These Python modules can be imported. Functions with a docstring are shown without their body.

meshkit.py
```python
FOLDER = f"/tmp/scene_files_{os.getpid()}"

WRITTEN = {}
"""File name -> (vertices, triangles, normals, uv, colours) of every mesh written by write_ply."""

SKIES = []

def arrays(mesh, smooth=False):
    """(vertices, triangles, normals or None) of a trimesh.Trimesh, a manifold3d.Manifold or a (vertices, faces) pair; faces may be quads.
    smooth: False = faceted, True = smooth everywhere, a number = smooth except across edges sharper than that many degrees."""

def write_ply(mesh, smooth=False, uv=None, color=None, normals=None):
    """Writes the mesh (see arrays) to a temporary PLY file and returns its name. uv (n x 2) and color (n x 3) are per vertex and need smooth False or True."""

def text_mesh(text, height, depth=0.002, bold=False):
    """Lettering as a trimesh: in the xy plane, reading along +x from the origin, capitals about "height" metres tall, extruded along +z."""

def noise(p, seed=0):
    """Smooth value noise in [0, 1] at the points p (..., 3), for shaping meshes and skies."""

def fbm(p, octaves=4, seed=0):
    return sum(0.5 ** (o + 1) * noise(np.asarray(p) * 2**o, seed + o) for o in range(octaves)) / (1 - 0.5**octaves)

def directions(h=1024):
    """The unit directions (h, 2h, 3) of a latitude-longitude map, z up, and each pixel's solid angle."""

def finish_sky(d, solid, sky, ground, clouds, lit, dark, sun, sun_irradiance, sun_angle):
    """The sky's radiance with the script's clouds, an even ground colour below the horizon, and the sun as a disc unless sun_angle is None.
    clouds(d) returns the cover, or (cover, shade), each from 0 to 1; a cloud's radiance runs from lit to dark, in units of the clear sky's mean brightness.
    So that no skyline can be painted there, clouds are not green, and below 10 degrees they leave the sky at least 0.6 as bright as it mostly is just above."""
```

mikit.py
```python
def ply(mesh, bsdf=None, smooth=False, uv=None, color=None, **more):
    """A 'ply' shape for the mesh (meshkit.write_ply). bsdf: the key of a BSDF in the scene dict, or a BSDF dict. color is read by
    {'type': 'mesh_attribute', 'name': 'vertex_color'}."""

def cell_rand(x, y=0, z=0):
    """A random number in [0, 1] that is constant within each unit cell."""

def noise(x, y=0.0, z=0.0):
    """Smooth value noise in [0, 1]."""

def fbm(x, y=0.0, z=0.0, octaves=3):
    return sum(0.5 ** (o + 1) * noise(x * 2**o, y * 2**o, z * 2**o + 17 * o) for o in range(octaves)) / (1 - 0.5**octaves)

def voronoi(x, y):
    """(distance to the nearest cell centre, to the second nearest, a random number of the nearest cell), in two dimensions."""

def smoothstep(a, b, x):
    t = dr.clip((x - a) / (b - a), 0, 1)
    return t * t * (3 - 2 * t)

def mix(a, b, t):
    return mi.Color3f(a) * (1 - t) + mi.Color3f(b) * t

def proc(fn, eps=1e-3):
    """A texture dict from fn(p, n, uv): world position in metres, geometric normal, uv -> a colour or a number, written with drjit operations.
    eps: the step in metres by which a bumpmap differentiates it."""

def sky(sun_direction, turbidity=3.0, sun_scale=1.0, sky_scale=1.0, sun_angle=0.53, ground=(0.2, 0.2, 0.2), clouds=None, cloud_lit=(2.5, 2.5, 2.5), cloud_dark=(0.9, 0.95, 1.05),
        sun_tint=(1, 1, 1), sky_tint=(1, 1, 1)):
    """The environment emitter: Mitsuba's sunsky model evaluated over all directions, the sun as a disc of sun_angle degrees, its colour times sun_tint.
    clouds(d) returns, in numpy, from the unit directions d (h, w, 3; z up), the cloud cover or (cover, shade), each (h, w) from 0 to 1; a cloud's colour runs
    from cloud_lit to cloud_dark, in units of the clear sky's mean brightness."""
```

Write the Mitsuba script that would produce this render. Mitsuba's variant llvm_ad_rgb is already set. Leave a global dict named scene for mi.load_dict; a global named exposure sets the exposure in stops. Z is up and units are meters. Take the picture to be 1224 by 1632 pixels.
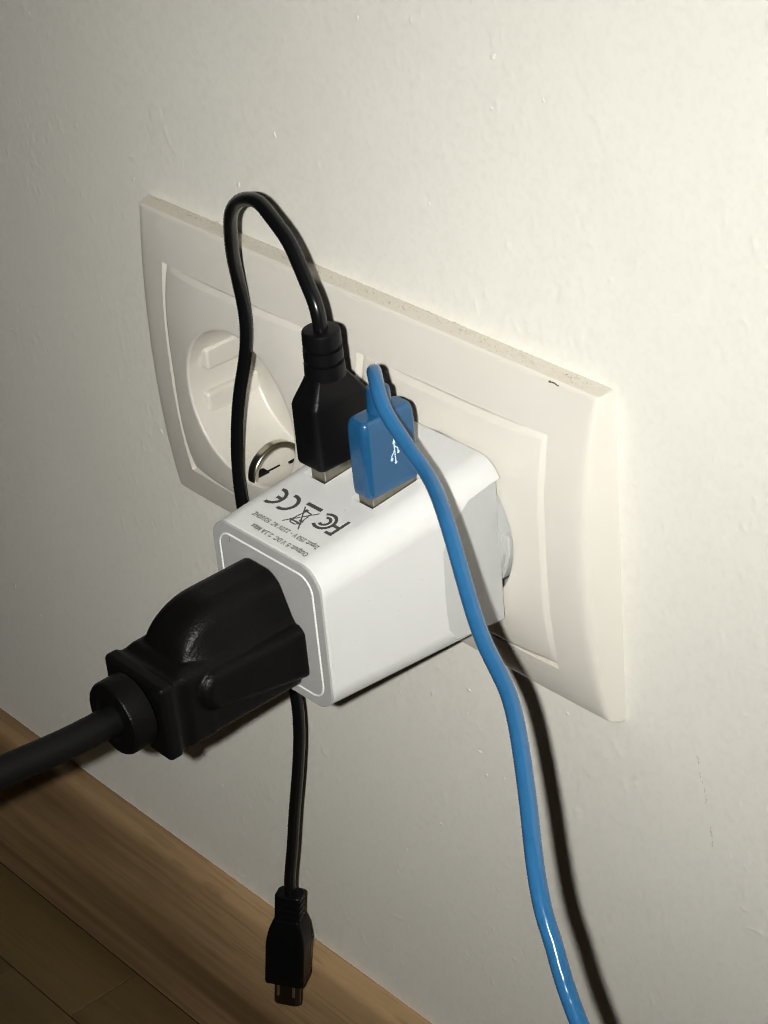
import math, random
import numpy as np, trimesh, manifold3d as m3, shapely
from shapely.geometry import LineString, Polygon, Point, box as sbox
from scipy.interpolate import CubicSpline
import drjit as dr, mitsuba as mi, mikit, meshkit
from mikit import proc, noise, fbm, voronoi, smoothstep, mix, cell_rand

# ---------------------------------------------------------------- camera, light, exposure
# world: x along the wall, y into the wall, z up; origin in the middle of the double socket (numbers in mm, scaled to metres)
MM = 0.001
EYE = np.array([345.061752, -276.195747, 250.140762])
RIGHT = np.array([0.662572, 0.744484, -0.082106])
DOWN = np.array([0.342766, -0.398855, -0.850545])
FWD = np.array([-0.665965, 0.535404, -0.519454])
FOV = 19.33631
T = mi.ScalarTransform4f
scene = {'type': 'scene'}
labels = {}
scene['camera'] = {'type': 'perspective', 'fov': FOV, 'fov_axis': 'x', 'near_clip': 0.01, 'far_clip': 20.0,
                   'to_world': T().look_at(origin=(EYE * MM).tolist(), target=((EYE + 100 * FWD) * MM).tolist(), up=(-DOWN).tolist()),
                   'film': {'type': 'hdrfilm', 'width': 768, 'height': 1024}, 'sampler': {'type': 'independent', 'sample_count': 64}}
# the phone's flash: a small lamp beside the lens, the only strong light
FLASH = EYE - RIGHT * 14.5
FLASH_I = 0.66
FR = 2.6
AIM = FWD + 0.060 * RIGHT - 0.045 * DOWN
AIM /= np.linalg.norm(AIM)
def flash_frame(): return T().look_at(origin=(FLASH * MM).tolist(), target=((FLASH + 100 * AIM) * MM).tolist(), up=[0, 0, 1])
scene['phone_flash__lamp'] = {'type': 'disk', 'to_world': flash_frame() @ T().scale([FR * MM] * 3),
                        'emitter': {'type': 'area', 'radiance': {'type': 'rgb', 'value': (np.array([1.0, 0.985, 0.94]) * FLASH_I / (math.pi * (FR * MM) ** 2)).tolist()}}}
# the lamp sits a little way down a round black well in the phone's back, which narrows its beam
scene['phone_flash__housing'] = {'type': 'cylinder', 'p0': [0, 0, -0.0003], 'p1': [0, 0, 0.0071], 'radius': 0.0028, 'to_world': flash_frame(), 'bsdf': {'type': 'twosided', 'bsdf': {'type': 'diffuse', 'reflectance': {'type': 'rgb', 'value': [0.02] * 3}}}}
labels['phone_flash'] = {'label': 'small round flash lamp in a black well beside the lens', 'category': 'flash lamp'}
# the dark room's last bit of light
scene['room_light'] = {'type': 'constant', 'radiance': {'type': 'rgb', 'value': [0.004, 0.0035, 0.003]}}
exposure = 0.82

# ---------------------------------------------------------------- helpers
def ref(k): return {'type': 'ref', 'id': k}
def add(key, mesh, mat, smooth=False, **kw):
    v, f, n = meshkit.arrays(mesh)
    scene[key] = mikit.ply(trimesh.Trimesh(np.asarray(v, float) * MM, f, process=False), mat, smooth=smooth, **kw)
    return key
def tag(key, label, category=None, group=None, kind=None):
    labels[key] = {'label': label}
    if category: labels[key]['category'] = category
    if group: labels[key]['group'] = group
    if kind: labels[key]['kind'] = kind
def tm(v, f): return trimesh.Trimesh(np.asarray(v, float), np.asarray(f, int), process=False)
def cat(*ms): return trimesh.util.concatenate([m if isinstance(m, trimesh.Trimesh) else tm(*meshkit.arrays(m)[:2]) for m in ms])
def loft(rings, cap0=True, cap1=True):
    """closed skin through rings (k x n x 3)"""
    R = np.asarray(rings, float); k, n = R.shape[:2]
    v = R.reshape(-1, 3); i, j = np.meshgrid(np.arange(k - 1), np.arange(n), indexing='ij')
    a, b = i * n + j, i * n + (j + 1) % n
    f = np.concatenate([np.stack([a, b, b + n], -1).reshape(-1, 3), np.stack([a, b + n, a + n], -1).reshape(-1, 3)])
    fs = [f]; vs = [v]; m = len(v)
    for on, q in ((cap0, 0), (cap1, k - 1)):
        if on:
            vs.append(R[q].mean(0)[None]); o = q * n + np.arange(n); o2 = q * n + (np.arange(n) + 1) % n
            c = np.full(n, m); m += 1
            fs.append(np.stack([c, o2, o], -1) if q == 0 else np.stack([c, o, o2], -1))
    t = tm(np.vstack(vs), np.vstack(fs))
    if cap0 and cap1 and t.volume < 0: t.invert()
    return t
def rrect(w, h, r, n=8):
    """rounded rectangle, half sizes w, h; counter-clockwise, 4(n+1) points"""
    r = min(r, w - 1e-3, h - 1e-3); out = []
    for q, (sx, sy) in enumerate(((1, 1), (-1, 1), (-1, -1), (1, -1))):
        a = np.linspace(0, np.pi / 2, n + 1) + q * np.pi / 2
        out.append(np.stack([sx * (w - r) + r * np.cos(a), sy * (h - r) + r * np.sin(a)], -1))
    return np.vstack(out)
def spline(pts, n):
    p = np.asarray(pts, float); d = np.r_[0, np.cumsum(np.linalg.norm(np.diff(p, axis=0), axis=1) ** 0.7)]
    q = CubicSpline(d, p, bc_type='natural')(np.linspace(0, d[-1], 40 * len(p)))
    s = np.r_[0, np.cumsum(np.linalg.norm(np.diff(q, axis=0), axis=1))]
    return np.stack([np.interp(np.linspace(0, s[-1], n), s, q[:, k]) for k in range(3)], -1)
def tube(path, rad, n=28, cap=True):
    p = np.asarray(path, float); rad = np.broadcast_to(rad, (len(p),))
    t = np.gradient(p, axis=0); t /= np.linalg.norm(t, axis=1, keepdims=True)
    a = np.cross(t[0], [0.3, 0.1, 0.9]); a /= np.linalg.norm(a); A = []
    for k in range(len(p)):
        a = a - t[k] * (a @ t[k]); a /= np.linalg.norm(a); A.append(a)
    A = np.array(A); B = np.cross(t, A); g = np.arange(n) * 2 * np.pi / n
    rings = p[:, None] + rad[:, None, None] * (np.cos(g)[None, :, None] * A[:, None] + np.sin(g)[None, :, None] * B[:, None])
    return loft(rings, cap, cap)
def lathe(prof, c, axis='y', n=48):
    """profile [(along, radius)] about an axis through c"""
    g = np.arange(n) * 2 * np.pi / n; rings = []
    for s, r_ in prof:
        u, w, q = r_ * np.cos(g), r_ * np.sin(g), np.full(n, s)
        rings.append(np.stack({'y': [u, q, w], 'z': [u, w, q], 'x': [q, u, w]}[axis], -1) + np.asarray(c))
    return loft(rings)
def rbox(x0, x1, y0, y1, z0, z1, r=0.5, n=10):
    s = m3.Manifold.sphere(r, n * 4)
    return m3.Manifold.batch_hull([s.translate([x, y, z]) for x in (x0 + r, x1 - r) for y in (y0 + r, y1 - r) for z in (z0 + r, z1 - r)])
def to_m(t): return m3.Manifold(m3.Mesh(np.asarray(t.vertices, np.float32), np.asarray(t.faces, np.uint32)))
def surface_nets(fn, lo, hi, h):
    """the zero level of fn(x, y, z) (negative inside) as a mesh"""
    ax = [np.arange(lo[k], hi[k] + h, h) for k in range(3)]
    X = np.meshgrid(*ax, indexing='ij'); F = fn(*X); ins = F < 0; N = np.array(F.shape) - 1
    cnt = sum(ins[a:N[0] + a, b:N[1] + b, c:N[2] + c].astype(int) for a in (0, 1) for b in (0, 1) for c in (0, 1))
    act = (cnt > 0) & (cnt < 8); idx = -np.ones(N, int); idx[act] = np.arange(act.sum()); cells = np.argwhere(act)
    acc = np.zeros((len(cells), 3)); num = np.zeros(len(cells))
    cor = [np.array(c) for c in np.ndindex(2, 2, 2)]
    for a in cor:
        for b in cor:
            d = b - a
            if d.sum() == 1 and (d >= 0).all():
                fa, fb = F[tuple((cells + a).T)], F[tuple((cells + b).T)]
                m = (fa < 0) != (fb < 0); t = fa / np.where(m, fa - fb, 1)
                acc += np.where(m[:, None], a + t[:, None] * d, 0); num += m
    v = (cells + acc / num[:, None]) * h + np.array(lo); fs = []
    for k in range(3):
        i, j = [(1, 2), (2, 0), (0, 1)][k]
        e = np.zeros(3, int); e[k] = 1
        s = [slice(1, n_) for n_ in N]; s[k] = slice(0, N[k])
        A = ins[tuple(s)]; s2 = list(s); s2[k] = slice(1, N[k] + 1); Bn = ins[tuple(s2)]
        c = np.argwhere(A != Bn) + np.array([0 if q == k else 1 for q in range(3)])
        up = A[tuple((c - np.array([0 if q == k else 1 for q in range(3)])).T)]
        di, dj = np.eye(3, dtype=int)[i], np.eye(3, dtype=int)[j]
        q = np.stack([idx[tuple((c - di - dj).T)], idx[tuple((c - dj).T)], idx[tuple(c.T)], idx[tuple((c - di).T)]], -1)
        q = np.where(up[:, None], q, q[:, ::-1]); fs += [q[:, [0, 1, 2]], q[:, [0, 2, 3]]]
    return tm(v, np.vstack(fs))
def flat(shape, fn, h=0.05):
    """a flat print: shapely shape extruded by h; fn maps (u, v, w) rows to world"""
    gs = [g for g in getattr(shape, 'geoms', [shape]) if g.area > 0]
    m = trimesh.util.concatenate([trimesh.creation.extrude_polygon(g, h, engine='earcut') for g in gs])
    return tm(fn(np.asarray(m.vertices)), m.faces)

# ---------------------------------------------------------------- materials
def rgb(c): return {'type': 'rgb', 'value': list(c)}
def two(b): return {'type': 'twosided', 'bsdf': b}
def bump(b, fn, scale, eps): return {'type': 'bumpmap', 'height': proc(fn, eps), 'scale': scale, 'bsdf': b}
def plastic(c, rough, spec=0.5, **k): return {'type': 'principled', 'base_color': c if isinstance(c, dict) else rgb(c), 'roughness': rough, 'specular': spec, **k}

def wall_c(p, n, uv):
    x, z = p.x * 1000, p.z * 1000
    m = fbm(x * 0.02, z * 0.02, 1.0, 3)
    g = fbm(x * 1.05, z * 0.85, 2.0, 2)                     # grain of the paint
    d = smoothstep(0.62, 0.75, fbm(x * 0.012 + 3, z * 0.012, 41.0, 2)) * smoothstep(0.5, 0.75, noise(x * 0.7, z * 0.7, 43.0))   # faint grubby patches
    return mix(mix((0.745, 0.730, 0.665), (0.71, 0.694, 0.628), m), (0.60, 0.585, 0.525), 0.17 * smoothstep(0.4, 0.85, g) + 0.10 * d)
scene['mat_wall'] = two(plastic(proc(wall_c), 0.6, 0.35))

def cream_c(p, n, uv):
    x, y, z = p.x * 1000, p.y * 1000, p.z * 1000
    return mix((0.588, 0.566, 0.508), (0.568, 0.545, 0.486), fbm(x * 0.05, z * 0.05, 1.0, 2))
scene['mat_cream'] = two(plastic(proc(cream_c), 0.36, 0.4))
scene['mat_cream_gloss'] = two(plastic((0.70, 0.665, 0.57), 0.22, 0.5))
def dust_c(p, n, uv):
    x, y, z = p.x * 1000, p.y * 1000, p.z * 1000
    g = fbm(x * 2.6, y * 3.0, z, 3); q = smoothstep(0.66, 0.8, noise(x * 2.0, y * 3.2, 4.0)) * smoothstep(0.35, 0.7, noise(x * 0.2, y * 0.4, 14.0))
    return mix(mix((0.58, 0.55, 0.475), (0.51, 0.48, 0.41), g), (0.36, 0.33, 0.27), 0.22 * q)
scene['mat_dust'] = two({'type': 'diffuse', 'reflectance': proc(dust_c)})
scene['mat_speck'] = two({'type': 'diffuse', 'reflectance': rgb((0.42, 0.38, 0.31))})
scene['mat_crumb'] = two({'type': 'diffuse', 'reflectance': rgb((0.10, 0.08, 0.05))})
scene['mat_white'] = two(plastic((0.51, 0.513, 0.502), 0.30, 0.45))
scene['mat_grip'] = two(plastic((0.40, 0.405, 0.395), 0.4, 0.35))
scene['mat_silver'] = two(plastic((0.315, 0.315, 0.305), 0.45, 0.3))
scene['mat_ring'] = two(plastic((0.60, 0.60, 0.58), 0.3, 0.4))
scene['mat_base'] = two(plastic((0.42, 0.425, 0.415), 0.4, 0.3))
scene['mat_ink'] = two({'type': 'diffuse', 'reflectance': rgb((0.055, 0.055, 0.05))})
scene['mat_usb_print'] = two({'type': 'diffuse', 'reflectance': rgb((0.46, 0.58, 0.72))})
def grain(p, n, uv): return fbm(p.x * 2600, p.y * 2600, p.z * 2600, 2)
scene['mat_black'] = two(bump(plastic((0.003, 0.003, 0.0034), 0.40, 0.13), grain, 0.00005, 0.9e-4))
scene['mat_black_cord'] = two(plastic((0.0035, 0.0035, 0.004), 0.25, 0.3))
scene['mat_plug'] = two(bump(plastic((0.003, 0.0029, 0.0028), 0.40, 0.12), grain, 0.00009, 0.9e-4))
scene['mat_power_cord'] = two(plastic((0.004, 0.004, 0.004), 0.45, 0.14))
scene['mat_blue'] = two(plastic((0.009, 0.060, 0.140), 0.2, 0.5, clearcoat=0.3, clearcoat_gloss=0.9))
def blue_c(p, n, uv): return mix((0.016, 0.086, 0.195), (0.019, 0.097, 0.215), fbm(p.x * 400, p.y * 400, p.z * 400, 2))
scene['mat_blue_cord'] = two(bump(plastic(proc(blue_c), 0.17, 0.5), lambda p, n, uv: fbm(p.x * 700, p.y * 700, p.z * 700, 2), 0.00008, 2e-4))
def shell_c(p, n, uv): return mix((0.34, 0.32, 0.27), (0.20, 0.185, 0.15), fbm(p.x * 700, p.y * 700, p.z * 500, 2))
scene['mat_shell'] = {'type': 'principled', 'base_color': proc(shell_c), 'metallic': 1.0, 'roughness': 0.36}
scene['mat_steel'] = {'type': 'principled', 'base_color': rgb((0.10, 0.095, 0.085)), 'metallic': 1.0, 'roughness': 0.3}
scene['mat_nickel'] = {'type': 'principled', 'base_color': rgb((0.72, 0.69, 0.58)), 'metallic': 1.0, 'roughness': 0.24}
scene['mat_crack'] = two({'type': 'diffuse', 'reflectance': rgb((0.42, 0.40, 0.34))})
scene['mat_dark'] = two({'type': 'diffuse', 'reflectance': rgb((0.012, 0.011, 0.009))})
def wood(p, s, dark, light):
    x, y, z = p.x * 1000, p.y * 1000, p.z * 1000
    w = y * 0.9 - z * 0.9 + 3.0 * fbm(x * 0.012, y * 0.05, z * 0.05, 2)
    band = fbm(w * 0.06 + 2.0, x * 0.004, s, 2)
    line = fbm(w * 0.32, x * 0.012, 5.0 + s, 3)
    pore = smoothstep(0.62, 0.8, noise(w * 2.6, x * 0.07, s + 1.0))
    t = smoothstep(0.25, 0.75, 0.72 * band + 0.28 * line)
    return mix(mix(dark, light, t), dark, 0.28 * pore)
scene['mat_skirting'] = two(bump(plastic(proc(lambda p, n, uv: wood(p, 1.0, (0.150, 0.090, 0.043), (0.400, 0.262, 0.135))), 0.5, 0.35), lambda p, n, uv: noise((p.y - p.z) * 2200, p.x * 60, 1.0), 0.00004, 2e-4))
scene['mat_floor'] = two(plastic(proc(lambda p, n, uv: wood(p, 4.0, (0.090, 0.059, 0.023), (0.132, 0.088, 0.035))), 0.4, 0.4))
scene['mat_floor_b'] = two(plastic(proc(lambda p, n, uv: wood(p, 9.0, (0.088, 0.057, 0.023), (0.128, 0.085, 0.034))), 0.4, 0.4))
scene['mat_subfloor'] = two({'type': 'diffuse', 'reflectance': rgb((0.03, 0.02, 0.012))})

# ---------------------------------------------------------------- the setting: wall, floor, skirting board
ZF, ZS, TS = -234.5, -178.0, 12.0
# the painted face in view is modelled: fine orange peel, brush strokes, lumps (heights in mm)
WX = np.arange(-228, 132, 0.43); WZ = np.arange(-184, 142, 0.43)
gx_, gz_ = np.meshgrid(WX, WZ, indexing='ij'); Q = lambda a, b, c: np.stack([a, b, np.full(gx_.shape, float(c))], -1)
nz_ = meshkit.noise
uu = gx_ + 0.2 * gz_ + 1.2 * nz_(Q(gx_ / 9, gz_ / 9, 21)); vv = gz_ - 0.2 * gx_
ss = lambda a, b, t: np.clip((t - a) / (b - a), 0, 1) ** 2 * (3 - 2 * np.clip((t - a) / (b - a), 0, 1))
peel = nz_(Q(uu / 1.25, vv / 1.6, 3.3)) + 0.35 * nz_(Q(uu / 2.6, vv / 2.9, 5.1)) + 0.55 * nz_(Q(uu / 0.9, vv / 1.0, 8.7))
patch = 0.55 + 0.9 * nz_(Q(gx_ / 22, gz_ / 22, 31))
strokes = ss(0.80, 1.0, 1 - np.abs(2 * nz_(Q(uu / 2.6, vv / 5.0, 7)) - 1)) * ss(0.55, 0.75, nz_(Q(gx_ / 12, gz_ / 12, 2)))
lumps = ss(0.80, 0.95, nz_(Q(uu / 1.9, vv / 2.3, 13.2))) * ss(0.45, 0.65, nz_(Q(gx_ / 15, gz_ / 15, 17)))
hh = 0.085 * peel * patch + 0.02 * strokes + 0.10 * lumps + 0.06 * nz_(Q(gx_ / 18, gz_ / 22, 11)) + 0.35 * nz_(Q(gx_ / 70, gz_ / 80, 12))
nwx, nwz = gx_.shape; wi = np.arange(nwx * nwz).reshape(nwx, nwz)
wv = np.stack([gx_, 0.36 - hh, gz_], -1).reshape(-1, 3)
wq = np.stack([wi[:-1, :-1], wi[1:, :-1], wi[1:, 1:], wi[:-1, 1:]], -1).reshape(-1, 4)
wv[:, 1] -= 0.02
qc = wv[wq].mean(1); wq = wq[~((np.abs(qc[:, 0]) < 69) & (np.abs(qc[:, 2]) < 34))]      # the opening for the wall boxes
wall_y = lambda x, z: float(wv[wi[int(np.clip(round((x - WX[0]) / 0.43), 0, nwx - 1)), int(np.clip(round((z - WZ[0]) / 0.43), 0, nwz - 1))], 1])
o_ = len(wv); X0, X1, Z0, Z1 = WX[0], WX[-1], WZ[0], WZ[-1]
ov = np.array([[-1500, 0, ZF - 20], [X0, 0, ZF - 20], [X1, 0, ZF - 20], [1500, 0, ZF - 20], [-1500, 0, 2200], [X0, 0, 2200], [X1, 0, 2200], [1500, 0, 2200], [X0, 0, Z0], [X1, 0, Z0], [X0, 0, Z1], [X1, 0, Z1]])
oq = np.array([[0, 1, 5, 4], [2, 3, 7, 6], [1, 2, 9, 8], [10, 11, 6, 5]]) + o_
allq = np.vstack([wq, oq])
add('wall', tm(np.vstack([wv, ov]), np.vstack([allq[:, [0, 1, 2]], allq[:, [0, 2, 3]]])), 'mat_wall', smooth=True)
tag('wall', 'off-white painted wall with a fine roller texture', kind='structure')
rw = np.random.default_rng(11)
nibs = []
NIB = [(8.3, 100.9, 0.55), (24.5, 103.7, 0.40), (47.1, 101.2, 0.60), (13.3, -63.4, 0.50), (26.4, -56.0, 0.50), (25.2, -63.1, 0.35), (28.2, -64.1, 0.35), (28.5, -72.7, 0.50), (34.9, -59.5, 0.40), (38.2, -59.1, 0.40), (15.3, -64.7, 0.30), (58.6, -46.6, 0.45), (-81.8, 42.3, 0.50), (-39.2, 52.2, 0.60), (-160.2, -106.2, 0.50), (105.2, -60.3, 0.35), (60.2, 95.5, 0.40)]
for q in range(70):
    NIB.append((rw.uniform(-190, 110), rw.uniform(-160, 120), 0.25 + 0.35 * rw.random() ** 2))
for x, z, s_ in NIB:
    m = trimesh.creation.icosphere(2, 1.0); v = m.vertices * (1 + 0.25 * rw.standard_normal((len(m.vertices), 1)) * .5)
    a_ = rw.uniform(0, 3.14); el = rw.uniform(1.0, 1.9)
    vx, vz = v[:, 0] * el, v[:, 2] / el ** .5
    nibs.append(tm(np.c_[x + s_ * (vx * math.cos(a_) - vz * math.sin(a_)), wall_y(x, z) + 0.05 + s_ * 0.42 * v[:, 1], z + s_ * (vx * math.sin(a_) + vz * math.cos(a_))], m.faces))
add('wall__paint_nib', cat(*nibs), 'mat_wall', smooth=True)
labels['wall__paint_nib'] = {'label': 'small lumps of dried paint on the wall', 'kind': 'stuff'}
ck = []
CR = [(96.3, -38.6), (97.1, -43.9), (98.3, -46.9), (98.7, -51.3), (99.9, -56.6), (100.2, -60.6)]
for a_, b_ in zip(CR[:-1], CR[1:]):
    n2 = 5
    for t in range(n2):
        if rw.random() < 0.45: continue
        p0 = np.array(a_) + (np.array(b_) - a_) * t / n2 + rw.normal(0, .12, 2); p1 = np.array(a_) + (np.array(b_) - a_) * (t + 0.8) / n2 + rw.normal(0, .12, 2)
        pm = (p0 + p1) / 2 + rw.normal(0, .08, 2); ck.append(tube([(e_[0], wall_y(*e_) - 0.01, e_[1]) for e_ in (p0, pm, p1)], 0.065 + 0.03 * rw.random(), 5))
add('wall__hairline_crack', cat(*ck), 'mat_crack')
labels['wall__hairline_crack'] = {'label': 'faint broken hairline crack right of the socket frame'}
add('floor', tm([[-1500, -2500, ZF - 8], [1500, -2500, ZF - 8], [1500, 0, ZF - 8], [-1500, 0, ZF - 8]], [[0, 1, 2], [0, 2, 3]]), 'mat_subfloor')
tag('floor', 'dim brown wooden plank floor below the skirting board', kind='structure')
k = 0
yb = -TS - 0.6
for row in range(6):
    y1 = yb if row == 0 else -38.5 - 70 * (row - 1)
    y0 = -38.5 - 70 * row
    cuts = [-1500, -128, 700, 1500] if row == 0 else [-1500, -420 + 260 * (row % 3), 500 + 90 * row, 1500]
    for a, b in zip(cuts[:-1], cuts[1:]):
        add('floor__plank' + ('' if k == 0 else '_%03d' % k), rbox(a + 0.1, b - 0.1, y0 + 0.18, y1 - 0.18, ZF - 7, ZF, 0.25, 2), ('mat_floor', 'mat_floor_b')[k % 2])
        k += 1
prof = [(0.5, ZS), (-4.6, ZS), (-6.2, ZS - 0.5), (-7.2, ZS - 1.7), (-8.2, ZS - 6), (-9.2, ZS - 13), (-9.8, ZS - 18), (-10.1, ZS - 22), (-10.6, ZS - 26), (-11.3, ZS - 30), (-11.8, ZS - 36), (-TS, ZS - 44), (-TS, ZF - 1), (0.5, ZF - 1)]
add('skirting_board', loft([[(x, y, z) for y, z in prof] for x in (-1500, 1500)]), 'mat_skirting', smooth=40)
tag('skirting_board', 'brown wood skirting board along the foot of the white wall', 'skirting board')

# ---------------------------------------------------------------- double wall socket
WH, HH = 76.28, 40.08
def face_depth(x, z):
    zz = np.clip(np.abs(z) / HH, 0, 1)
    return 3.77 + 3.59 * (1 - zz ** 2) + 2.7 * (1 - np.clip(np.abs(x) / WH, 0, 1) ** 6) * (1 - zz ** 5)
GX, S = 35.5, 28.45         # socket centres at +-GX, opening half size
inx = np.array([0, .35, .62, .8, 1.0, 1.3, 1.7, 2.2]); fr = np.array([0, .50, .76, .88, .95, .985, .997, 1.0])
def side_inset(z): return 1.45 + 1.6 * (1 - np.clip(np.abs(z) / HH, 0, 1) ** 2)
xs = np.unique(np.r_[np.linspace(-WH + 8, -GX - S, 6), np.linspace(-GX - S, -GX + S, 25), np.linspace(-GX + S, GX - S, 5), np.linspace(GX - S, GX + S, 25), np.linspace(GX + S, WH - 8, 6)].round(4))
zs = np.unique(np.r_[np.linspace(-HH + 4.4, -S, 7), np.linspace(-S, S, 25), np.linspace(S, HH - 4.4, 7)].round(4))
ZIN, ZTOP = 1.8, 0.8
nx, nz, ne = len(xs), len(zs), len(inx)
V = {}
vl, fl, ftop = [], [], []
def fpoint(i, j):
    # i, j in the extended grid: ne edge columns each side
    fx = fz = 1.0
    zc = (-HH + ZIN * inx[j]) if j < ne else (HH - ZTOP * inx[nz + 2 * ne - 1 - j]) if j >= ne + nz else zs[j - ne]
    if j < ne: fz = fr[j]
    elif j >= ne + nz: fz = fr[nz + 2 * ne - 1 - j]
    si = side_inset(zc)
    if i < ne: xc = -WH + si * inx[i]; fx = fr[i]
    elif i >= ne + nx: xc = WH - si * inx[nx + 2 * ne - 1 - i]; fx = fr[nx + 2 * ne - 1 - i]
    else: xc = xs[i - ne]
    return (xc, -float(face_depth(xc, zc)) * min(fx, fz), zc)
NX, NZ = nx + 2 * ne, nz + 2 * ne
grid = np.array([[fpoint(i, j) for j in range(NZ)] for i in range(NX)])
vid = np.arange(NX * NZ).reshape(NX, NZ)
body_f, dust_f = [], []
for i in range(NX - 1):
    for j in range(NZ - 1):
        cx, cz = grid[i:i + 2, j:j + 2, 0].mean(), grid[i:i + 2, j:j + 2, 2].mean()
        if abs(abs(cx) - GX) < S and abs(cz) < S: continue
        q = [vid[i, j], vid[i + 1, j], vid[i + 1, j + 1], vid[i, j + 1]]
        (dust_f if (j >= NZ - 1 - 3 and 2 <= i < NX - 3) else body_f).extend([[q[0], q[1], q[2]], [q[0], q[2], q[3]]])
gv = grid.reshape(-1, 3)
walls = []
for gx in (-GX, GX):
    ring = []
    zz = zs[(zs >= -S - 1e-3) & (zs <= S + 1e-3)]; xx = xs[(xs >= gx - S - 1e-3) & (xs <= gx + S + 1e-3)]
    ring = [(x, -S) for x in xx[:-1]] + [(gx + S, z) for z in zz[:-1]] + [(x, S) for x in xx[::-1][:-1]] + [(gx - S, z) for z in zz[::-1][:-1]]
    r0 = np.array([(x, -float(face_depth(x, z)), z) for x, z in ring]); r1 = r0.copy(); r1[:, 1] = -1.0
    walls.append(loft([r0, r1], False, False))
add('wall_socket__frame', cat(tm(gv, body_f), *walls), 'mat_cream', smooth=24)
add('wall_socket__frame__dusty_top', tm(gv, dust_f), 'mat_dust', smooth=24)
tag('wall_socket', 'cream double wall socket in one bowed frame on the white wall', 'wall socket')
tag('wall_socket__frame__dusty_top', 'dusty upper edge of the socket frame')
rng = np.random.default_rng(4)
sp = []
for q in range(110):
    x = rng.uniform(-WH + 3, WH - 2); t = rng.uniform(0, 1)
    dep = float(face_depth(x, HH)) * t
    m = trimesh.creation.icosphere(1, 0.5); s = rng.uniform(0.10, 0.26) * (1.6 if rng.random() < 0.06 else 1)
    v = m.vertices * s * rng.uniform(0.5, 1.5, 3) * (1 + 0.5 * rng.standard_normal((len(m.vertices), 1)) * 0.4)
    sp.append(tm(v + [x, -dep * 0.8, HH - ZTOP * 0.5 * t + 0.04], m.faces))
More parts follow.
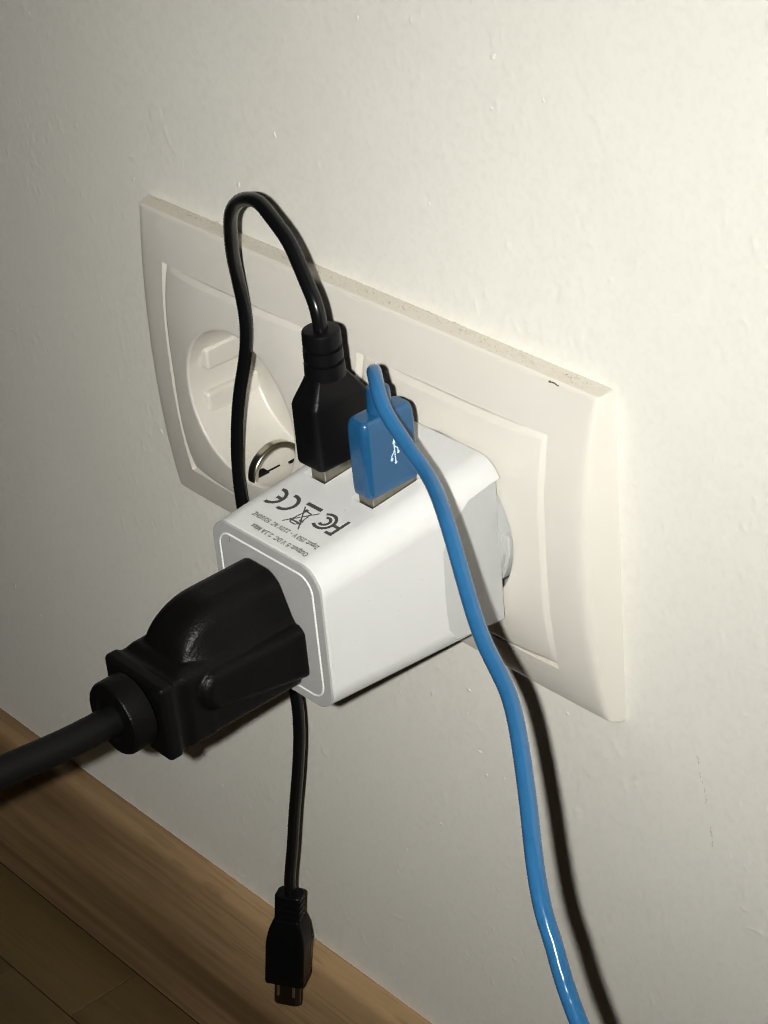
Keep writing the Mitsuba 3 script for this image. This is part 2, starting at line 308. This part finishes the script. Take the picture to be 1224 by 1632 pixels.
for q in range(34):        # short fibres
    x = rng.uniform(-WH + 4, WH - 4); t = rng.uniform(0, 0.8); a = rng.uniform(0, 6.28); L = rng.uniform(0.8, 2.2)
    c = np.array([x, -float(face_depth(x, HH)) * t, HH + 0.15])
    b = np.array([math.cos(a), 0.35 * math.sin(a), 0.35 * rng.random()])
    sp.append(tube(spline([c - b * L / 2, c + rng.normal(0, .12, 3) + [0, 0, .15], c + b * L / 2], 7), 0.05, 4))
add('wall_socket__frame__dust', cat(*sp), 'mat_speck'); labels['wall_socket__frame__dust'] = {'label': 'grey dust and fluff lying on the socket frame', 'kind': 'stuff'}
cr = []
for t in np.linspace(0, 1, 6):
    m = trimesh.creation.icosphere(1, 0.27 if t else 0.4); v = m.vertices * (1 + 0.3 * rng.standard_normal((len(m.vertices), 1)) * .4) * [1, .5, .55]
    cr.append(tm(v + [62.6 + 2.2 * t, -float(face_depth(63.0, 39.0)) - 0.05, 39.0 - 0.1 * t + rng.normal(0, .07)], m.faces))
add('wall_socket__frame__crumb', cat(*cr), 'mat_crumb')

RC = 19.6
def insert_depth(dx, dz): return 11.0 - 1.9 * np.abs(dx / 28) ** 3 - 2.8 * np.abs(dz / 28) ** 3.4
def make_insert(gx):
    N = 192; a = np.arange(N) * 2 * np.pi / N; c, s = np.cos(a), np.sin(a)
    h = 28.05; sq = np.stack([c, s], -1) / np.maximum(np.abs(c), np.abs(s))[:, None]; ci = np.stack([c, s], -1)
    rings = []
    for rad, y in ((0.01, 9.0), (10, 9.0), (RC - 0.9, 9.0), (RC - 0.45, 8.85), (RC - 0.15, 8.4), (RC - 0.1, 3), (RC, -4)):
        rings.append(np.c_[ci[:, 0] * rad + gx, np.full(N, y), ci[:, 1] * rad])
    for dr_, drop in ((0, 0.75), (0.06, 0.42), (0.2, 0.2), (0.42, 0.06), (0.75, 0.0)):
        q = ci * (RC + dr_); rings.append(np.c_[q[:, 0] + gx, -insert_depth(q[:, 0], q[:, 1]) + drop, q[:, 1]])
    for t in np.linspace(0.08, 1, 12):
        q = ci * (RC + 0.75) * (1 - t) + sq * (h - 1.5) * t; rings.append(np.c_[q[:, 0] + gx, -insert_depth(q[:, 0], q[:, 1]), q[:, 1]])
    for hh, drop in ((h - 1.3, 0.02), (h - 1.1, 0.06), (h - 0.25, 0.42), (h - 0.07, 0.55), (h, 0.8), (h, 6.0)):
        q = sq * hh; rings.append(np.c_[q[:, 0] + gx, -insert_depth(q[:, 0], q[:, 1]) + drop, q[:, 1]])
    m = loft(rings, False, False); m.invert(); return m
for n_, gx in enumerate((-GX, GX)):
    K = 'wall_socket__insert' + ('' if n_ == 0 else '_001')
    add(K, make_insert(gx), 'mat_cream', smooth=30)
    q = 0
    for sx in (-1, 1):
        for z0, z1, xi in ((3.0, 8.7, 16.4), (-10.4, -3.4, 17.6)):
            if n_ == 1 and sx == 1: continue
            x0, x1 = sorted((gx + sx * (RC + 0.6), gx + sx * xi))
            add(K + '__guide_rail' + ('' if q == 0 else '_%03d' % q), rbox(x0, x1, -6.4 if z0 > 0 else -6.8, 9.6, z0, z1, 0.8 if z0 > 0 else 1.1, 6), 'mat_cream', smooth=30); q += 1
    # sprung earth contact at the bottom of the recess
    pth = spline([(gx, -9.0, -20.6), (gx, -8.9, -18.4), (gx, -7.6, -15.6), (gx, -5.0, -13.8), (gx, -1.6, -13.2), (gx, 1.8, -14.4), (gx, 4.6, -17.2), (gx, 6.0, -20.6)], 40)
    tg = np.gradient(pth, axis=0); tg /= np.linalg.norm(tg, axis=1, keepdims=True); nn = np.cross([1, 0, 0], tg)
    sec = rrect(1.45, 0.8, 0.75, 7)
    add(K + '__earth_contact', loft([pth[i] + sec[:, :1] * np.array([1., 0, 0]) + sec[:, 1:] * nn[i] for i in range(len(pth))]), 'mat_nickel', smooth=50)
    add(K + '__contact_slot', cat(rbox(gx - 2.2, gx + 0.3, -8.3, -4.2, -20.4, -19.1, 0.2, 4), rbox(gx - 0.5, gx - 0.2, -4.6, -0.5, -20.4, -19.2, 0.1, 4), rbox(gx + .3, gx + 1.0, 1.5, 5.5, -20.4, -19.0, 0.15, 4)), 'mat_dark')
tag('wall_socket__insert', 'open left socket insert with a round recess and metal earth contact')
tag('wall_socket__insert_001', 'right socket insert mostly hidden behind the white adapter')

# ---------------------------------------------------------------- travel adapter
YF, YB = -58.0, -11.0
cF, cB = np.array([34.9, -1.25]), np.array([35.3, 0.2])
hF, hB = np.array([17.35, 17.2]), np.array([19.0, 20.5])
def arect(y, shrink=0.0, r=None):
    t = (y - YF) / (YB - YF); c = cF + (cB - cF) * t; h = hF + (hB - hF) * t - shrink
    o = rrect(h[0], h[1], max((6.6 if r is None else r) - shrink, 0.3), 16)
    return np.c_[o[:, 0] + c[0], np.full(len(o), y), o[:, 1] + c[1]]
rings = [arect(YF + 0.0, 0.55), arect(YF + 0.07, 0.3), arect(YF + 0.25, 0.1), arect(YF + 0.5, 0.0)] + [arect(y) for y in np.linspace(YF + 3, YB - 1.2, 10)] + [arect(YB - 0.4, 0.05), arect(YB - 0.12, 0.14), arect(YB, 0.34)]
shell = loft(rings)
body = to_m(shell)
def ztop(y): t = (y - YF) / (YB - YF); return (cF[1] + hF[1]) * (1 - t) + (cB[1] + hB[1]) * t
ports = [(27.6, -31.3), (42.4, -31.3)]
for px, py_ in ports:
    body = body - m3.Manifold.cube([6.9, 12.9, 12]).translate([px - 4.4, py_ - 6.4, 11.5])
# flat finger grips cut into the flared sides
gpoly = Polygon([(2, 17.2), (-13.4, 16.4), (-20.0, 15.2), (-24.5, 12.0), (-27.6, 6.6), (-28.0, -5.5), (-27.6, -12.5), (-25.6, -15.8), (-22.4, -17.0), (-13, -18.3), (2, -18.9)]).buffer(-1.5).buffer(1.5, quad_segs=8)
def grip_out(g): o = np.array(g.exterior.coords)[:-1]; return o[::-1] if g.exterior.is_ccw else o
def gripcut(x0, x1):
    o = grip_out(gpoly)
    t = loft([[(x, y, z) for y, z in o] for x in (x0, x1)]); f = trimesh.Trimesh(t.vertices, t.faces); trimesh.repair.fix_normals(f)
    return to_m(f)
XG = 52.6
body = body - gripcut(XG - 0.35, 60) - gripcut(10, 70.6 - XG + 0.35)
add('travel_adapter__body', body, 'mat_white', smooth=14)
tag('travel_adapter', 'white square travel adapter with two ports plugged into the right socket', 'travel adapter')
gin = gpoly.buffer(-0.06).intersection(sbox(-40, -30, YB - 0.3, 30))
for q, (x0, x1) in enumerate(((XG - 0.6, XG), (70.6 - XG, 70.6 - XG + 0.6))):
    m = loft([[(x, y, z) for y, z in grip_out(gin)] for x in (x0, x1)]); trimesh.repair.fix_normals(m)
    add('travel_adapter__side_grip' + ('' if q == 0 else '_001'), m, 'mat_grip')
# grey front plate with a raised white ring
def fshape(dx, y, r):
    o = rrect(hF[0] - dx, hF[1] - dx, r, 14); return np.c_[o[:, 0] + cF[0], np.full(len(o), y), o[:, 1] + cF[1]]
add('travel_adapter__front_plate', loft([fshape(0.28, YF + 0.3, 5.6), fshape(0.28, YF - 0.12, 5.6), fshape(0.45, YF - 0.28, 5.5)]), 'mat_silver', smooth=30)
add('travel_adapter__front_plate__raised_panel', loft([fshape(2.95, YF, 3.5), fshape(2.95, YF - 0.28, 3.5), fshape(3.1, YF - 0.36, 3.4)]), 'mat_silver', smooth=30)
n_ = 60
ro = [fshape(2.75 - 0.24 * math.cos(a), YF - 0.26 - 0.30 * math.sin(a), 3.7 + 0.24 * math.cos(a)) for a in np.linspace(0, np.pi, 9)]
add('travel_adapter__front_plate__ring', loft(ro, False, False), 'mat_ring', smooth=60)
add('travel_adapter__front_plate__mark', rbox(23.78, 23.90, YF - 0.40, YF - 0.2, 11.39, 12.59, 0.03, 2), 'mat_ink')
tag('travel_adapter__front_plate', 'grey front plate with a thin white ring')
# round plug base that sits in the recess
add('travel_adapter__plug_base', lathe([(YB - 0.5, 17.8), (4, 17.8), (5, 17.3)], (GX, 0, 0), 'y', 96), 'mat_base', smooth=30)
def sector(R_, z0, z1, y0):
    return to_m(lathe([(y0, R_ - .25), (y0 + .25, R_), (3, R_)], (GX, 0, 0), 'y', 120)) ^ rbox(40, 60, y0, 3, z0, z1, .2, 4)
for q, (R_, z0, z1, y0) in enumerate(((19.25, -2.4, 2.4, -10.7), (18.5, -9.4, -2.9, -10.2))):
    add('travel_adapter__plug_base__rail' + ('' if q == 0 else '_%03d' % q), sector(R_, z0, z1, y0), 'mat_base', smooth=20)
rs = np.random.default_rng(8); sk = []
for q in range(26):
    y = rs.uniform(-55, -13); m = trimesh.creation.icosphere(1, rs.uniform(.05, .13)); k_ = rs.random()
    t_ = (y - YF) / (YB - YF); xr = cF[0] + hF[0] + (cB[0] + hB[0] - cF[0] - hF[0]) * t_
    c_ = (rs.uniform(24, 45), y, ztop(y)) if k_ < .6 else (xr, rs.uniform(-56, -32), rs.uniform(-12, 8))
    if k_ >= .6: c_ = (cF[0] + hF[0] + (cB[0] + hB[0] - cF[0] - hF[0]) * (c_[1] - YF) / (YB - YF), c_[1], c_[2])
    sk.append(tm(m.vertices * [rs.uniform(.7, 1.6), rs.uniform(.7, 1.6), .8] + c_, m.faces))
add('travel_adapter__body__dirt_speck', cat(*sk), 'mat_speck'); labels['travel_adapter__body__dirt_speck'] = {'label': 'tiny specks of dirt on the adapter', 'kind': 'stuff'}
# ports: white liner tongue
for q, (px, py_) in enumerate(ports):
    K = 'travel_adapter__usb_port' + ('' if q == 0 else '_001')
    add(K, rbox(px - 4.3, px + 2.4, py_ - 6.3, py_ + 6.3, 11.6, 12.4, 0.2, 4), 'mat_dark')
# printing on top, read from the wall side
def on_top(c, x0, y0, lift=0.012):
    def fn(v):
        x, y = x0 - v[:, 0], y0 - v[:, 1]
        return np.c_[x, y, ztop(y) + lift + v[:, 2]]
    return fn
def text(txt, width, height, x0, y0, bold=True):
    m = meshkit.text_mesh(txt, 10.0, 0.05, bold); v = np.asarray(m.vertices); v = v - [v[:, 0].min(), 0, 0]
    v[:, 0] *= width / v[:, 0].max(); v[:, 1] *= height / 10.0; v[:, 2] = np.where(v[:, 2] > 0.025, 0.03, 0)
    return tm(on_top(None, x0, y0)(v), m.faces)
ink = [text('Output: 5 V DC  2.1A Max', 17.2, 1.15, 45.7, -55.15), text('Input: 250 V - 110V AC  50/60HZ', 20.0, 1.15, 45.6, -52.3)]
for q, m in enumerate(ink):
    add('travel_adapter__printed_text' + ('' if q == 0 else '_001'), m, 'mat_ink')
def arc(cx, cy, r, a0, a1, n=40): a = np.radians(np.linspace(a0, a1, n)); return LineString(np.c_[cx + r * np.cos(a), cy + r * np.sin(a)])
def fl_(ls, w): return ls.buffer(w / 2, cap_style='flat')
# all in text coordinates: u = 45.6 - x, v = -43.4 - y
U = lambda x: 45.6 - x
F = shapely.union_all([sbox(0.85, 0.0, 1.6, 5.4), sbox(0.85, 4.65, 2.9, 5.4), sbox(0.85, 2.35, 2.9, 3.1), fl_(arc(5.55, 2.75, 2.3, 48, 312), 0.72), fl_(arc(5.55, 2.75, 1.15, 55, 305), 0.66)])
CEm = shapely.union_all([fl_(arc(U(28.5), 2.95, 2.35, 78, 282), 0.85), fl_(arc(U(24.6), 2.95, 2.35, 78, 282), 0.85), sbox(U(27.2), 2.55, U(25.2), 3.35)])
bu, bv = U(35.0), 4.55
L = lambda pts, w: LineString([(bu + a, bv + b) for a, b in pts]).buffer(w / 2)
BIN = shapely.union_all([L([(-2.1, -2.7), (2.4, 3.1)], .3), L([(-2.5, 3.1), (2.1, -2.7)], .3), L([(-1.3, 1.7), (-0.85, -1.75), (0.75, -1.75), (1.3, 1.7)], .3), L([(-1.6, 1.75), (1.6, 1.75)], .42),
                         L([(-1.2, 2.0), (-.6, 2.5), (.8, 2.45), (1.3, 1.9)], .3), Point(bu + 0.8, bv - 1.85).buffer(.5), L([(-1.4, 1.0), (-.6, 1.0)], .5), sbox(U(36.8), 0.3, U(32.3), 1.25)])
for q, g in enumerate((F, BIN, CEm)):
    add('travel_adapter__printed_mark' + ('' if q == 0 else '_%03d' % q), flat(g, on_top(None, 45.6, -43.4), 0.03), 'mat_ink')

# ---------------------------------------------------------------- black charging cable with two plugs
def usb_shell(cx, cy, z0, z1, hx=2.25, hy=6.0):
    o = rrect(hx, hy, 0.5, 4); return loft([np.c_[o[:, 0] + cx, o[:, 1] + cy, np.full(len(o), z)] for z in (z0, z1)])
def circ(r, n): a = np.arange(n) * 2 * np.pi / n; return np.stack([r * np.cos(a), r * np.sin(a)], -1)
def morph(rect_pts, r, t):
    a = np.arctan2(rect_pts[:, 1], rect_pts[:, 0]); return rect_pts * (1 - t) + r * np.stack([np.cos(a), np.sin(a)], -1) * t
B = 'black_usb_cable'
o = rrect(4.1, 7.3, 1.4, 6)
C0, C1 = np.array([27.5, -32.1]), np.array([27.2, -32.2])
rings = []
for z, sc in ((21.5, .93), (21.8, .975), (22.4, 1.0), (28, 1.0), (35.0, 1.0)):
    rings.append(np.c_[o * sc + C0, np.full(len(o), z)])
for t in np.linspace(0.12, 1, 6):
    q = morph(o, 4.25, t) * 1.0; c = C0 + (C1 - C0) * t; rings.append(np.c_[q + c, np.full(len(o), 35.4 + 5.0 * t)])
add(B + '__usb_plug', loft(rings), 'mat_black', smooth=22)
pr = [(40.2, 4.25), (43.2, 4.15), (43.35, 3.45), (43.95, 3.45), (44.1, 4.1), (46.2, 4.05), (46.35, 3.35), (46.95, 3.35), (47.1, 4.0), (49.6, 3.95), (50.1, 3.8), (50.35, 3.3), (50.35, 1.4)]
add(B + '__usb_plug__strain_relief', lathe([(z - 0, r_) for z, r_ in pr], (C1[0], C1[1], 0), 'z', 48), 'mat_black', smooth=40)
add(B + '__usb_plug__metal_shell', usb_shell(27.6, -31.3, 13.0, 21.7), 'mat_shell')
tag(B + '__usb_plug', 'black plug standing in the left port of the adapter')
P = np.array([(27.20, -32.20, 47.00), (27.20, -32.20, 50.20), (26.29, -32.00, 54.74), (23.73, -31.30, 57.80), (19.95, -30.20, 61.37), (15.61, -29.00, 64.80), (8.78, -27.40, 67.49), (3.52, -26.00, 68.56), (-2.79, -24.40, 67.24), (-9.08, -22.70, 63.95), (-13.12, -21.50, 60.14), (-16.95, -19.50, 54.73), (-21.55, -16.50, 46.69), (-25.14, -13.50, 38.91), (-26.69, -11.80, 31.93), (-26.78, -11.60, 25.94), (-28.16, -11.90, 17.59), (-30.91, -12.40, 8.76), (-33.11, -12.80, 0.06), (-34.42, -13.20, -8.67), (-34.80, -13.60, -17.20), (-32.95, -14.00, -34.70), (-24.48, -14.50, -61.69), (-20.91, -15.00, -73.07), (-22.74, -15.50, -93.68), (-26.88, -16.00, -112.95), (-29.25, -16.50, -125.82), (-31.67, -17.00, -138.84), (-31.67, -17.00, -142.84)])
add(B + '__cord', tube(spline(P, 260), 1.52, 28), 'mat_black_cord', smooth=True)
tag(B, 'black usb cable looping up over the frame with its small end hanging down', 'usb cable')
# micro plug at the hanging end, turned a little about the vertical
mc = np.array((-31.67, -17.00, -138.84)); ang = math.radians(29.0); ca, sa = math.cos(ang), math.sin(ang)
def mrot(pts, z):   # hangs a little out of plumb
    k_ = (z - mc[2]) / 30.0 * 4.0
    return np.c_[pts[:, 0] * ca - pts[:, 1] * sa + mc[0] + 0.72 * k_, pts[:, 0] * sa + pts[:, 1] * ca + mc[1] + 0.60 * k_, np.full(len(pts), z)]
zt = mc[2] - 2.0
o = rrect(5.6, 3.4, 1.0, 5)
rings = [mrot(o * [.62, .7], zt - 8.12), mrot(o * [.7, .82], zt - 8.82), mrot(o * [.86, .95], zt - 11.60), mrot(o * [.97, 1], zt - 15.08), mrot(o, zt - 17.40), mrot(o, zt - 29.70), mrot(o * .97, zt - 30.39), mrot(o * .9, zt - 30.62)]
add(B + '__micro_plug', loft(rings), 'mat_black', smooth=24)
tag(B + '__micro_plug', 'small black micro plug hanging free in front of the skirting board')
so = rrect(3.7, 2.35, 1.2, 5); rings = []
for z, s_ in ((zt, .6), (zt, .9), (zt - .4, 1), (zt - 1.86, 1), (zt - 1.97, .9), (zt - 2.44, .9), (zt - 2.55, 1), (zt - 3.94, 1), (zt - 4.06, .9), (zt - 4.52, .9), (zt - 4.64, 1), (zt - 6.03, 1), (zt - 6.15, .9), (zt - 6.61, .9), (zt - 6.73, 1), (zt - 8.58, 1)):
    rings.append(mrot(so * s_, z))
add(B + '__micro_plug__strain_relief', loft(rings), 'mat_black', smooth=30)
ms = np.array([(-3.7, 0.95), (-3.7, -0.1), (-2.6, -0.95), (2.6, -0.95), (3.7, -0.1), (3.7, 0.95)])
rings = [mrot(ms, zt - 30.16), mrot(ms, zt - 39.6), mrot(ms * [.97, .9], zt - 38.6), mrot(ms * [.9, .7], zt - 38.6), mrot(ms * [.9, .7], zt - 31.32)]
add(B + '__micro_plug__metal_tip', loft(rings), 'mat_steel')
for q, sx in enumerate((-1, 1)):
    add(B + '__micro_plug__latch' + ('' if q == 0 else '_001'), loft([mrot(rrect(.35, .25, .1, 3) + [sx * 2.2, -1.05], z) for z in (zt - 30.86, zt - 36.19)]), 'mat_nickel')

# ---------------------------------------------------------------- blue cable
K = 'blue_usb_cable'
o = rrect(2.95, 6.75, 1.5, 8); cb = np.array([43.1, -32.15]); rings = []
for z, s0, s1 in ((20.6, .84, .93), (20.75, .92, .965), (21.2, .985, .99), (22.5, 1, 1), (30, 1.03, 1.01), (34.6, 1.03, 1.01), (35.9, 1.0, .995), (36.9, .93, .965), (37.5, .82, .92), (37.75, .66, .86)):
    rings.append(np.c_[o * [s0, s1] + cb, np.full(len(o), z)])
add(K + '__usb_plug', loft(rings), 'mat_blue', smooth=40)
add(K + '__usb_plug__strain_relief', lathe([(37.3, 2.6), (41.5, 2.45), (42.6, 2.3), (42.9, 1.9), (42.9, .5)], (cb[0] + .1, cb[1], 0), 'z', 40), 'mat_blue', smooth=40)
add(K + '__usb_plug__metal_shell', usb_shell(42.4, -31.3, 13.0, 20.8), 'mat_shell')
tag(K + '__usb_plug', 'blue plug standing in the right port of the adapter')
xf = cb[0] + 2.95 * 1.028
def on_plug(v):  # u = y + 31.7, v = z - 29
    z = v[:, 1] + 29.0
    return np.c_[xf + 0.015 + v[:, 2], v[:, 0] - 31.75, z]
tri = shapely.union_all([LineString([(0, 2.6), (0.05, 0), (.12, -2.4)]).buffer(.13), LineString([(0, 1.5), (.3, 1.1), (.85, .6), (.95, -.3)]).buffer(.12), LineString([(.03, .5), (-.3, -.1), (-.8, -.6), (-.85, -1.2)]).buffer(.12),
                         Polygon([(-.32, 1.9), (.36, 1.9), (0.02, 3.0)]).buffer(.05), Point(.12, -2.4).buffer(.32), Point(-.85, -1.4).buffer(.36), sbox(.68, -.65, 1.22, -.1)])
add(K + '__usb_plug__printed_symbol', flat(tri, on_plug, 0.03), 'mat_usb_print')
P = np.array([(43.20, -32.15, 36.00), (43.20, -32.15, 40.50), (43.20, -32.15, 43.00), (46.15, -35.01, 48.39), (52.16, -39.27, 47.83), (55.74, -40.87, 45.45), (59.89, -41.76, 43.07), (64.78, -43.09, 41.21), (71.13, -45.04, 39.71), (82.57, -51.22, 37.93), (90.28, -55.63, 34.08), (97.47, -59.79, 30.20), (105.53, -64.06, 27.02), (115.12, -68.47, 24.61), (124.16, -74.61, 22.09), (135.04, -83.37, 17.42), (141.47, -88.73, 14.05), (146.85, -92.33, 9.21), (149.58, -93.50, 6.42), (152.10, -94.66, 3.53), (154.63, -95.69, 0.58), (158.07, -96.68, -3.51), (162.94, -97.65, -9.97), (167.39, -97.72, -17.68)])
add(K + '__cord', tube(spline(P, 320), np.interp(np.arange(320), [0, 120, 260], [1.42, 1.47, 1.5]), 28), 'mat_blue_cord', smooth=True)
tag(K, 'bright blue usb cable hanging down in front of the white adapter', 'usb cable')

# ---------------------------------------------------------------- black power plug in the adapter's front
K = 'power_cable'
CX, CZ = 33.6, -6.3
def sd_box(x, y, z, c, h, r):
    q = [np.abs(a - b) - d + r for a, b, d in zip((x, y, z), c, h)]
    return np.sqrt(sum(np.maximum(a, 0) ** 2 for a in q)) + np.minimum(np.maximum(np.maximum(q[0], q[1]), q[2]), 0) - r
def smin(a, b, k): h = np.clip(0.5 + 0.5 * (b - a) / k, 0, 1); return b * (1 - h) + a * h - k * h * (1 - h)
def plug_sdf(x, y, z):
    taper = 1 + 0.0030 * (y + 72)
    low = sd_box(x, y, z, (CX, -72, CZ - .3), (9.4, 16.0, 9.0), 3.0)
    # hump over the earth pin, ending in a rounded nose
    s = np.sqrt(np.clip(1 - (np.clip(-72.5 - y, 0, None) / 12.2) ** 2, 0.0, 1)); top = 0.5 + 10.0 * s
    zz = -6 + (z + 6) * 16.5 / (top + 6)
    sl = 6.0 / 13.5; xx = np.abs(x - (CX - .4))
    hw = (3.4 + (7.5 - zz) * sl) * (0.72 + 0.28 * s)
    d = np.maximum(np.maximum((xx - hw) / math.sqrt(1 + sl * sl), zz - 7.5), 0.5 - zz)
    qx = np.maximum((xx - hw) / math.sqrt(1 + sl * sl), 0); qz = np.maximum(zz - 7.5, 0)
    hump = np.where((qx > 0) & (qz > 0), np.sqrt(qx ** 2 + qz ** 2), d) - 3.0
    hump = np.maximum(hump, -84.6 - y); hump = np.maximum(hump, y + 56)
    q = (y + 79) / 21; rw = 4.7 + 1.7 * q; cz = -4.3 - 1.5 * q
    d2 = np.sqrt(np.maximum(-79.3 - y, 0) ** 2 + (z - cz) ** 2) - rw
    dx = np.abs(x - CX) - 11.3 - 1.1 * np.clip(q, 0, 1)
    rr = 2.4
    w = np.sqrt(np.maximum(d2 + rr, 0) ** 2 + np.maximum(dx + rr, 0) ** 2) + np.minimum(np.maximum(d2, dx) + rr, 0) - rr
    w = np.maximum(w, y + 56)
    neck = sd_box(x, y, z, (CX, -85, CZ - .5), (9.0, 5.5, 8.3), 1.4)
    flange = sd_box(x, y, z, (CX, -90.3, CZ - .5), (9.4, 1.8, 8.6), 1.0)
    d = smin(smin(low, hump, 0.7), w, 0.5)
    return np.maximum(smin(smin(d, neck, 0.7), flange, 0.4), y - YF + 0.62)
add(K + '__plug', surface_nets(plug_sdf, (19, -93.2, -18.2), (49, -57.2, 13), 0.30), 'mat_plug', smooth=True)
tag(K + '__plug', 'moulded black power plug pushed into the grey front plate')
add(K + '__plug__collar', lathe([(-90, 6.0), (-92.0, 6.4), (-92.4, 7.3), (-92.9, 7.85), (-97.3, 7.75), (-97.9, 7.4), (-98.1, 6.8), (-98.1, 5.0), (-97.5, 4.5), (-97.7, 3.6), (-97.0, 3.3), (-97, 1)], (CX, 0, CZ), 'y', 64), 'mat_plug', smooth=35)
P = np.array([(CX, -94, CZ), (CX, -102, CZ), (CX, -112, CZ + .6), (CX, -124, CZ + 2.0), (CX - 1, -150, CZ + 1.0), (CX - 6, -190, CZ - 18), (CX - 20, -235, CZ - 75), (CX - 45, -275, CZ - 160), (CX - 110, -300, ZF + 4), (CX - 260, -330, ZF + 3.2), (CX - 500, -420, ZF + 3.2)])
add(K + '__cord', tube(spline(P, 200), 3.1, 36), 'mat_power_cord', smooth=True)
tag(K, 'thick black power cable plugged into the front of the white adapter', 'power cable')
